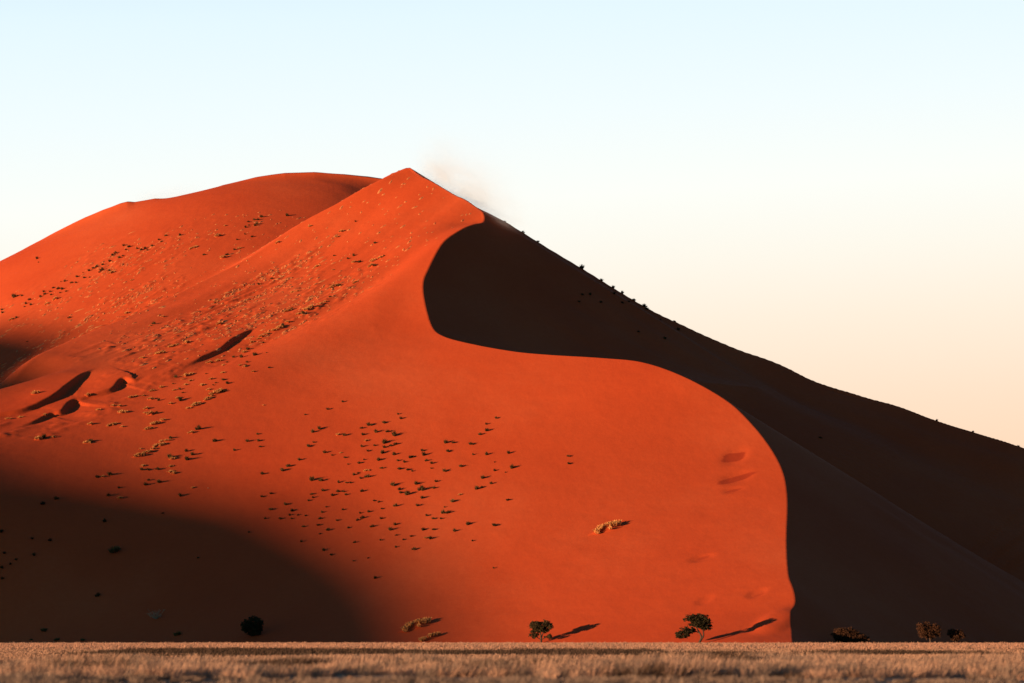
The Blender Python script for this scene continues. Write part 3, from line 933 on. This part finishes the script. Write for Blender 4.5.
firsts = {}
rng = np.random.default_rng(77)
for n, (u, v, s, kd, reg) in enumerate(items):
    if not okk[n] and reg != 'skyline':
        continue
    me = VAR[kd][int(rng.integers(len(VAR[kd])))]
    key = me.name
    o = me.copy()
    col.objects.link(o)
    x, y, z = P[n]
    e_ = 1.5
    gxn = (gsample(np.array([x + e_]), np.array([y])) - gsample(np.array([x - e_]), np.array([y])))[0] / (2 * e_)
    gyn = (gsample(np.array([x]), np.array([y + e_])) - gsample(np.array([x]), np.array([y - e_])))[0] / (2 * e_)
    nrm = Vec((-gxn, -gyn, 1)).normalized()
    if kd in 'do':
        nrm = (nrm * .5 + Vec((0, 0, 1)) * .5).normalized()
    rot = Vec((0, 0, 1)).rotation_difference(nrm).to_matrix().to_4x4()
    spin = math.radians(43) + rng.normal(0, .12) if kd in 'ge' else rng.random() * 6.28
    sc = s * {'d': .86, 'g': .98, 'e': .92, 'o': 1.0, 'p': .6}[kd] * (y / 1100) ** .6
    sc *= .8 + .4 * rng.random()
    o.matrix_world = Matrix.Translation((x, y, z)) @ rot @ Matrix.Rotation(spin, 4, 'Z') @ Matrix.Diagonal((sc, sc, sc * (.75 + .6 * rng.random()) * (1.15 if kd == 'd' else 1.0), 1))
    tag(o, labels[n], CATN[kd], GROUPN[reg])
for L_ in VAR.values():
    for o in L_:
        bpy.data.objects.remove(o)

# ---- countless tiny straw tufts in the streaked bands (one mass)
rng = np.random.default_rng(31)
N0 = 60000
tx = rng.uniform(-300, -20, N0)
ty = rng.uniform(1050, 1560, N0)
ts_, tw_ = swc(tx, ty)
wobn = 8 * vnoise(ts_ / 110, tw_ / 200, 3)
m1 = sstep(-975, -930, tw_ + 2 * wobn) * (1 - sstep(-728, -716, tw_ + wobn))
pt = sstep(.0, .3, fbm(ts_ / 120, tw_ / 34, 3, 12)) * (1 - sstep(1180, 1300, ts_ + .5 * (tw_ + 800)))
st = sstep(.05, .3, vnoise(ts_ / 60, tw_ / 3.2, 14))
keep = rng.random(N0) < m1 * sstep(1030, 1120, ts_) * (.03 + .55 * pt * (.25 + st))
keep &= gsample(tx, ty, np.where(lit, 1.0, 0.0)) > .99
tx, ty = tx[keep], ty[keep]
cx0 = np.array([[P[n][0], P[n][1]] for n in range(len(items))])
tz = gsample(tx, ty)
vs, fs, mi = [], [], []
off = 0
for i in range(len(tx)):
    r_ = .28 + .42 * rng.random() ** 2
    el = 1.6 + 2.4 * rng.random()
    q = rng.normal(0, .2) + ELx
    ca, sa = math.cos(q), math.sin(q)
    nr, nc = 4, 8
    dx = gsample(np.array([tx[i] + 1, tx[i] - 1, tx[i], tx[i]]), np.array([ty[i], ty[i], ty[i] + 1, ty[i] - 1]))
    sxn, syn = (dx[0] - dx[1]) / 2, (dx[2] - dx[3]) / 2
    qq = np.repeat(np.array([.05, .5, .9, 1.25]), nc)
    aa = np.tile(np.arange(nc) * 2 * np.pi / nc, nr)
    lx, ly = qq * np.cos(aa) * r_ * el, qq * np.sin(aa) * r_
    lz = r_ * (.62 * np.exp(-qq ** 2 * 1.6) - .10) * (1 + rng.normal(0, .15, len(qq)))
    gx_, gy_ = lx * ca - ly * sa, lx * sa + ly * ca
    vs.append(np.c_[tx[i] + gx_, ty[i] + gy_, tz[i] + lz + sxn * gx_ + syn * gy_])
    b_ = off + np.arange(nr * nc).reshape(nr, nc)
    f_ = np.stack([b_[:-1], b_[1:], np.roll(b_[1:], -1, 1), np.roll(b_[:-1], -1, 1)], -1).reshape(-1, 4)
    fs.append(f_)
    off += nr * nc
tf = mesh_obj('small_grass_tufts', np.vstack(vs), np.vstack(fs), None, False, None, [make_plant_mat('tuft_straw', (.50, .12, .036), (.68, .28, .09), .06, .0)])
tag(tf, 'countless tiny straw tufts speckling the streaked bands below the peak', 'grass tufts', kind='stuff')
print('tussocks', len(items), 'tiny', len(tx))


# ------------------------------------------------------------------ trees and shrubs at the foot of the dune
def tube(path, radii, ns=7):
    path = np.asarray(path, float)
    v, f = [], []
    for i, p in enumerate(path):
        t = path[min(i + 1, len(path) - 1)] - path[max(i - 1, 0)]
        t /= np.linalg.norm(t) + 1e-9
        a = np.cross(t, [0.31, .9, .12])
        a /= np.linalg.norm(a)
        b_ = np.cross(t, a)
        for k_ in range(ns):
            q = 2 * np.pi * k_ / ns
            v.append(p + radii[i] * (a * math.cos(q) + b_ * math.sin(q)))
    for i in range(len(path) - 1):
        for k_ in range(ns):
            f.append((i * ns + k_, i * ns + (k_ + 1) % ns, (i + 1) * ns + (k_ + 1) % ns, (i + 1) * ns + k_))
    return np.array(v), np.array(f)


def join(parts):
    vs, fs, off = [], [], 0
    for v, f in parts:
        vs.append(v)
        fs.append(f + off)
        off += len(v)
    return np.vstack(vs), np.vstack(fs)


def leaf_cloud(rng, blobs, per=520, size=.16):
    """Small leaf quads in clumps: blobs are (centre, radii); clumps sit mostly near each blob's surface."""
    vs = []
    for c, r in blobs:
        nclump = max(6, int(24 * r[0] * r[2]))
        for _ in range(nclump):
            d = rng.normal(size=3)
            d /= np.linalg.norm(d)
            q = np.asarray(c) + d * np.asarray(r) * (.35 + .85 * rng.random() ** .6)
            m = int(per / 12)
            pts = q + rng.normal(0, .21 * r[0] ** .5, (m, 3)) * [1, 1, .7]
            a = rng.normal(size=(m, 3))
            a /= np.linalg.norm(a, axis=1, keepdims=True)
            b_ = np.cross(a, rng.normal(size=(m, 3)))
            b_ /= np.linalg.norm(b_, axis=1, keepdims=True)
            s = size * (.6 + .8 * rng.random((m, 1)))
            vs.append(np.stack([pts - a * s - b_ * s * .5, pts + a * s - b_ * s * .5, pts + a * s * .7 + b_ * s * .5, pts - a * s * .7 + b_ * s * .5], 1).reshape(-1, 3))
    v = np.vstack(vs)
    return v, np.arange(len(v)).reshape(-1, 4)


def tree(name, loc, limbs, blobs, leaf_mat, label, cat, seed, group=None, crown='crown', per=520, size=.16, wood='trunk', wood_mat=None):
    rng = np.random.default_rng(seed)
    root = empty(name, loc)
    tag(root, label, cat, group)
    parts = []
    for path, r0, r1 in limbs:
        pp = smooth_line(path, 3)
        pp[1:-1] += rng.normal(0, .04, pp[1:-1].shape)
        parts.append(tube(pp, np.linspace(r0, r1, len(pp))))
    for c, r in blobs:                     # twigs reaching into each leaf mass
        for _ in range(5):
            st_ = np.array(c) - [0, 0, r[2] * .7]
            en = np.array(c) + rng.normal(0, .55, 3) * r
            parts.append(tube([st_, (st_ + en) / 2 + rng.normal(0, .1, 3), en], [.05, .035, .012], 5))
    v, f = join(parts)
    mesh_obj(wood, v, f, wood_mat or M_BARK, True, root)
    v, f = leaf_cloud(rng, blobs, per, size)
    mesh_obj(crown, v, f, leaf_mat, False, root)
    return root


def stand(u, Y):
    q = pix(u, 640, Y)
    z = max(gsample(np.array([q[0]]), np.array([Y]))[0], ground_z(np.array([q[0]]), np.array([Y]))[0], 0)
    return (float(q[0]), float(Y), float(z) - .05)


# small upright tree: heart-shaped crown on a forked trunk with two low side branches
tree('camelthorn_tree', stand(541, 885.5),
     [([(0, 0, -.2), (.1, 0, 1.2), (-.1, 0, 2.6), (-.3, .1, 4.2), (-.8, 0, 5.4)], .34, .09), ([(0, 0, 1.4), (.5, .1, 2.8), (1.1, 0, 4.2), (1.5, 0, 5.4)], .22, .07),
      ([(0, 0, 1.0), (-1.2, .1, 1.9), (-2.4, 0, 2.6)], .16, .05), ([(.1, 0, 1.1), (1.3, -.1, 1.7), (2.4, 0, 2.0)], .15, .05)],
     [((-1.5, 0, 5.5), (1.7, 1.6, 1.15)), ((1.5, .1, 5.4), (1.8, 1.7, 1.3)), ((-.1, -.2, 4.3), (1.5, 1.4, .9)), ((.9, 0, 3.9), (1.2, 1.1, .7)), ((-2.3, 0, 2.7), (1.15, 1.0, .9)), ((-1.9, 0, 3.7), (.7, .7, .5)), ((2.3, 0, 2.1), (1.0, .8, .5))],
     M_LEAF, 'small upright tree with a split flat crown standing before the sunlit face', 'tree', 11, 'trees along the dune foot')
# leaning tree with a long low branch on its left
tree('camelthorn_tree', stand(701, 844.3),
     [([(-.7, 0, -.2), (-.2, 0, .7), (.1, 0, 1.8), (-.5, 0, 3.4), (-1.2, 0, 4.6), (-1.4, 0, 6.0)], .38, .09), ([(.1, 0, 1.2), (.7, 0, 2.4), (.5, .2, 3.9), (.6, .2, 5.4)], .26, .08),
      ([(-.4, 0, 3.0), (-1.9, .1, 3.7), (-3.8, 0, 3.6), (-5.2, .1, 2.8)], .18, .05), ([(.4, 0, 3.6), (1.5, 0, 4.6), (2.4, 0, 4.7)], .14, .05)],
     [((-2.0, 0, 7.0), (1.9, 1.7, 1.1)), ((.2, .1, 6.6), (1.9, 1.8, 1.5)), ((-.8, -.1, 5.4), (1.8, 1.5, .8)), ((1.9, 0, 5.0), (1.1, 1.1, .8)), ((.7, 0, 4.6), (1.0, 1.0, .5)),
      ((-4.0, 0, 3.4), (1.3, 1.2, 1.0)), ((-5.3, .1, 2.6), (1.0, .9, .9)), ((-3.9, .1, 2.3), (1.0, .9, .6)), ((-2.6, 0, 3.7), (1.0, .9, .6))],
     M_LEAF, 'leaning dark tree with a low left branch casting a long shadow up the dune', 'tree', 12, 'trees along the dune foot')
TREE2 = [o for o in col.objects if o.name.startswith('camelthorn_tree')][-1]
TREE2.scale = (1.14, 1.14, 1.04)
# two trees and a broad bush before the dark face
tree('camelthorn_tree', stand(929, 868),
     [([(0.4, 0, -.2), (.3, 0, 1.2), (-.3, 0, 2.6), (-.9, 0, 4.2)], .3, .08), ([(.3, 0, 1.0), (1.2, 0, 2.4), (1.6, 0, 3.8)], .2, .06)],
     [((-1.4, 0, 4.6), (1.9, 1.7, 1.6)), ((-.9, -.2, 3.0), (1.7, 1.4, 1.2)), ((1.5, .2, 4.3), (1.7, 1.5, 1.5)), ((.5, 0, 2.3), (1.3, 1.2, .9)), ((2.3, .2, 2.9), (1.0, 1.0, .9))],
     M_LEAF_RUST, 'rusty brown tree, taller of the two before the dark face', 'tree', 13, 'trees along the dune foot')
tree('camelthorn_tree', stand(956, 872),
     [([(0, 0, -.2), (-.1, 0, 1.0), (-.5, 0, 2.4)], .22, .07), ([(0, 0, .8), (.8, 0, 1.8), (1.4, 0, 2.8)], .15, .05)],
     [((-.9, 0, 3.1), (1.3, 1.2, 1.2)), ((-.2, 0, 1.9), (1.3, 1.1, .9)), ((1.3, .1, 3.0), (1.2, 1.1, .9)), ((2.0, .1, 2.2), (.9, .8, .6))],
     M_LEAF_RUST, 'rusty brown tree, shorter and rightmost of the two before the dark face', 'tree', 14, 'trees along the dune foot')
tree('bush', stand(848, 858),
     [([(0, 0, -.2), (-.8, 0, 1.2), (-1.8, 0, 2.6)], .18, .05), ([(0, 0, -.2), (.9, 0, 1.2), (2.0, 0, 2.2)], .18, .05), ([(0, 0, -.1), (.2, .2, 1.6), (.1, .2, 3.2)], .16, .05)],
     [((-2.6, 0, 2.7), (1.9, 1.6, 1.6)), ((-2.2, -.3, 1.3), (2.2, 1.6, 1.2)), ((.2, .2, 2.9), (2.2, 1.8, 1.4)), ((2.6, .2, 2.0), (2.1, 1.6, 1.2)), ((4.6, .3, 1.2), (1.6, 1.3, .9)), ((1.0, -.2, 1.1), (2.4, 1.6, 1.0))],
     M_LEAF_RUST, 'broad low brown bush before the dark face right of the crest foot', 'bush', 15, 'trees along the dune foot', 'foliage', 480, .17, 'stems')
# round shrub in the left shadow
tree('shrub', stand(252, 944),
     [([(0, 0, -.2), (-.5, 0, 1.2), (-1.2, 0, 2.8)], .2, .06), ([(0, 0, -.2), (.5, 0, 1.3), (1.1, 0, 2.8)], .2, .06)],
     [((-1.7, 0, 4.0), (1.5, 1.4, 1.4)), ((1.5, 0, 4.5), (1.7, 1.5, 1.3)), ((-.2, -.2, 2.7), (2.2, 1.7, 1.2)), ((2.2, 0, 2.6), (1.2, 1.1, 1.0)), ((-2.4, 0, 2.2), (1.0, 1.0, .9)), ((.4, .2, 5.7), (1.2, 1.1, .8)), ((.6, 0, 1.2), (1.8, 1.4, .7))],
     M_LEAF, 'round black shrub standing in the shadow at the left dune foot', 'shrub', 16, None, 'foliage', 400, .17, 'stems')

# bleached dead bush lying on the shadowed slope
h3, _ = hit([(156, 619)])
root = empty('dead_bush', tuple(float(q) for q in h3[0]))
tag(root, 'bleached leafless dead bush on the shadowed slope near the dune foot', 'dead bush')
rng = np.random.default_rng(21)
parts, tw = [], []
for k_ in range(16):
    a = rng.random() * 6.28
    L = 1.6 + 2.4 * rng.random()
    e0 = np.array([math.cos(a) * L * .9, math.sin(a) * L * .5, L * (.35 + .6 * rng.random())])
    mid = e0 * .5 + rng.normal(0, .25, 3)
    parts.append(tube(smooth_line([np.zeros(3) - [0, 0, .2], mid, e0], 3), np.linspace(.10, .03, 7), 5))
    for _ in range(5):
        s0 = mid + (e0 - mid) * rng.random()
        s1 = s0 + rng.normal(0, .6, 3) + [0, 0, .35]
        tw.append(tube([s0, (s0 + s1) / 2 + rng.normal(0, .08, 3), s1], [.045, .03, .012], 5))
v, f = join(parts)
mesh_obj('branches', v, f, M_PALE, True, root)
v, f = join(tw)
mesh_obj('twigs', v, f, M_PALE, True, root)

# ------------------------------------------------------------------ sand blowing off the summit
def blown_sand(top, low, z1, dens, label, ext, fall):
    ex = (low - top)
    Lr = float(np.linalg.norm(ex))
    ex = ex / Lr
    ey = np.cross([0, 0, 1.0], ex)
    ey /= np.linalg.norm(ey)
    ez = np.cross(ex, ey)
    x0, x1, yw, z0 = -10.0, Lr + ext, 13.0, -3.0
    v, f = [], []
    n = 8
    for i in range(n + 1):                    # a soft-shouldered slab along the crest
        t = i / n
        w = yw * (.45 + .55 * math.sin(math.pi * min(max(t, .06), .94)))
        h = z1 * (.55 + .45 * math.sin(math.pi * min(max(t * .9 + .08, .05), .95)))
        x = x0 + (x1 - x0) * t
        v += [(x, 8 - w, z0), (x, 8 + w, z0), (x, 8 + w * .9, h * .7), (x, 8, h), (x, 8 - w * .9, h * .7)]
    for i in range(n):
        for k_ in range(5):
            a, b = i * 5 + k_, i * 5 + (k_ + 1) % 5
            f.append((a, b, b + 5, a + 5))
    me = bpy.data.meshes.new('blown_sand')
    me.from_pydata(v, [], f + [(4, 3, 2, 1, 0), tuple(n * 5 + q for q in range(5))])
    me.update()
    o = bpy.data.objects.new('blown_sand', me)
    col.objects.link(o)
    M = Matrix(((ex[0], ey[0], ez[0], top[0]), (ex[1], ey[1], ez[1], top[1]), (ex[2], ey[2], ez[2], top[2]), (0, 0, 0, 1)))
    o.matrix_world = M
    tag(o, label, 'blown sand', kind='stuff')
    m = bpy.data.materials.new('airborne_sand')
    m.use_nodes = True
    nt = m.node_tree
    nt.nodes.remove(nt.nodes['Principled BSDF'])
    pv_ = nt.nodes.new('ShaderNodeVolumePrincipled')
    pv_.inputs['Color'].default_value = (.80, .93, 1.0, 1)
    pv_.inputs['Anisotropy'].default_value = -.35
    nt.links.new(pv_.outputs[0], nt.nodes['Material Output'].inputs['Volume'])
    tc = nt.nodes.new('ShaderNodeTexCoord')
    sx = nt.nodes.new('ShaderNodeSeparateXYZ')
    nt.links.new(tc.outputs['Object'], sx.inputs[0])

    def mth(op, a, b=None):
        q = nt.nodes.new('ShaderNodeMath')
        q.operation = op
        for i, w in enumerate((a, b)):
            if w is None:
                continue
            if isinstance(w, (int, float)):
                q.inputs[i].default_value = w
            else:
                nt.links.new(w, q.inputs[i])
        return q.outputs[0]

    def mr(a, b, c, d, src):
        q = nt.nodes.new('ShaderNodeMapRange')
        q.interpolation_type = 'SMOOTHSTEP'
        for i, w in zip((1, 2, 3, 4), (a, b, c, d)):
            q.inputs[i].default_value = w
        nt.links.new(src, q.inputs[0])
        return q.outputs[0]

    nz = noise_node(nt, .09, 4, .6, tc.outputs['Object'], ((.45, 1, 1.3), (0, .3, 0)))
    nn = mr(.36, .68, 0, 1, nz.outputs['Fac'])
    hgt = mth('EXPONENT', mth('MULTIPLY', mth('MAXIMUM', sx.outputs['Z'], 0.0), -1 / fall))
    hgt = mth('MULTIPLY', hgt, mr(z1 * .35, z1 * .92, 1, 0, sx.outputs['Z']))
    al = mth('MULTIPLY', mr(-5, 14, 0, 1, sx.outputs['X']), mr(Lr * .45, Lr + ext - 2, 1, .0, sx.outputs['X']))
    sd = mr(4, 11, 1, 0, mth('ABSOLUTE', mth('SUBTRACT', sx.outputs['Y'], 9.0)))
    den = mth('MULTIPLY', mth('MULTIPLY', hgt, al), mth('MULTIPLY', sd, mth('ADD', mth('MULTIPLY', nn, .8), .25)))
    den = mth('MULTIPLY', den, dens)
    nt.links.new(den, pv_.inputs['Density'])
    me.materials.append(m)
    m.cycles.volume_step_rate = 1.0 if hasattr(m, 'cycles') and hasattr(m.cycles, 'volume_step_rate') else 1.0


lowpt = crest[[i for i in range(len(crest)) if crest[i][1] > 1400][0]]
blown_sand(crest[-1], lowpt, 36.0, .055, 'thin veil of sand blowing off the summit along the right skyline', 45, 9.0)
hq = [np.array([np.interp(u, [q[0] for q in H_PX], ridge_h[:, k_]) for k_ in range(3)]) for u in (134, 205)]
blown_sand(hq[0], hq[1], 12.0, .034, 'faint veil of sand blowing over the notch in the rear hump', 12, 3.5)

# ------------------------------------------------------------------ light, sky, camera
EXPO = 1.0
sun = bpy.data.lights.new('sun', 'SUN')
sun.energy = 5.0
sun.angle = math.radians(0.55)
sun.color = (1.0, .60, .36)
so = bpy.data.objects.new('sun', sun)
col.objects.link(so)
from mathutils import Vector
dvec = Vector((SD[0] * math.cos(SUN_EL), SD[1] * math.cos(SUN_EL), -math.sin(SUN_EL)))
so.rotation_euler = dvec.to_track_quat('-Z', 'Y').to_euler()
so.location = (-300, -200, 300)

world = bpy.data.worlds.new('World')
scene.world = world
world.use_nodes = True
nt = world.node_tree
bg = nt.nodes['Background']
sky = nt.nodes.new('ShaderNodeTexSky')
sky.sky_type = 'NISHITA'
sky.sun_disc = False
sky.sun_elevation = SUN_EL
sky.sun_rotation = math.atan2(-SD[0], -SD[1])
sky.dust_density = 1.0
sky.ozone_density = 1.5
tint = nt.nodes.new('ShaderNodeMixRGB')
tint.blend_type = 'MULTIPLY'
tint.inputs['Fac'].default_value = 1.0
tint.inputs['Color2'].default_value = (.36, .80, 1.30, 1)
nt.links.new(sky.outputs[0], tint.inputs['Color1'])
base = nt.nodes.new('ShaderNodeMixRGB')
base.blend_type = 'ADD'
base.inputs['Fac'].default_value = 1.0
base.inputs['Color2'].default_value = (.04, .15, .34, 1)
nt.links.new(tint.outputs[0], base.inputs['Color1'])
nt.links.new(base.outputs[0], bg.inputs['Color'])
bg.inputs['Strength'].default_value = 0.07
tc = nt.nodes.new('ShaderNodeTexCoord')
sx = nt.nodes.new('ShaderNodeSeparateXYZ')
nt.links.new(tc.outputs['Generated'], sx.inputs[0])
r = nt.nodes.new('ShaderNodeValToRGB')
els = [(0.0, (1.0, .66, .42)), (.06, (1.0, .70, .49)), (.083, (1.0, .76, .57)), (.112, (.99, .855, .70)), (.135, (.98, .93, .82)), (.16, (.97, .985, .93)), (.19, (.88, .97, .985)), (.225, (.78, .93, .99)), (.30, (.45, .70, .92))]
e = r.color_ramp.elements
while len(e) < len(els):
    e.new(.5)
for el, (p, c) in zip(e, els):
    el.position = p
    el.color = (*c, 1)
sl = nt.nodes.new('ShaderNodeMath')          # the warm glow lies lower on the left
sl.operation = 'MULTIPLY_ADD'
nt.links.new(sx.outputs['X'], sl.inputs[0])
sl.inputs[1].default_value = -.045
ad = nt.nodes.new('ShaderNodeMath')
ad.operation = 'ADD'
nt.links.new(sx.outputs['Z'], ad.inputs[0])
ad.inputs[1].default_value = .045 * .14
nt.links.new(ad.outputs[0], sl.inputs[2])
nt.links.new(sl.outputs[0], r.inputs['Fac'])
hz_bg = nt.nodes.new('ShaderNodeBackground')
nt.links.new(r.outputs['Color'], hz_bg.inputs['Color'])
hz_bg.inputs['Strength'].default_value = 1.02 / 2 ** EXPO


def maprange(a, b, c, d, src):
    n = nt.nodes.new('ShaderNodeMapRange')
    n.interpolation_type = 'SMOOTHSTEP'
    for i, v in zip((1, 2, 3, 4), (a, b, c, d)):
        n.inputs[i].default_value = v
    nt.links.new(src, n.inputs[0])
    return n.outputs[0]


f1 = maprange(.235, .34, 1, 0, sx.outputs['Z'])
f2 = maprange(.78, .955, .0, 1, sx.outputs['Y'])
mu = nt.nodes.new('ShaderNodeMath')
mu.operation = 'MULTIPLY'
nt.links.new(f1, mu.inputs[0])
nt.links.new(f2, mu.inputs[1])
ms = nt.nodes.new('ShaderNodeMixShader')
nt.links.new(mu.outputs[0], ms.inputs['Fac'])
nt.links.new(bg.outputs[0], ms.inputs[1])
nt.links.new(hz_bg.outputs[0], ms.inputs[2])
nt.links.new(ms.outputs[0], nt.nodes['World Output'].inputs['Surface'])

cam = bpy.data.cameras.new('camera')
cam.sensor_width = 36.0
cam.lens = F * 36.0 / W
cam.clip_start = 1.0
cam.clip_end = 40000.0
co = bpy.data.objects.new('camera', cam)
col.objects.link(co)
co.location = (0, 0, CAM_H)
co.rotation_euler = (math.pi / 2 + PITCH, 0, 0)
cam.dof.use_dof = True
cam.dof.focus_distance = 1000.0
cam.dof.aperture_fstop = 0.85
scene.camera = co

scene.render.resolution_x, scene.render.resolution_y = W, H
scene.view_settings.view_transform = 'Standard'
scene.view_settings.look = 'None'
scene.view_settings.gamma = 1.0
scene.view_settings.exposure = EXPO
scene.render.engine = 'CYCLES'
scene.cycles.use_denoising = True
scene.cycles.max_bounces = 6
scene.cycles.diffuse_bounces = 3
scene.cycles.volume_bounces = 1
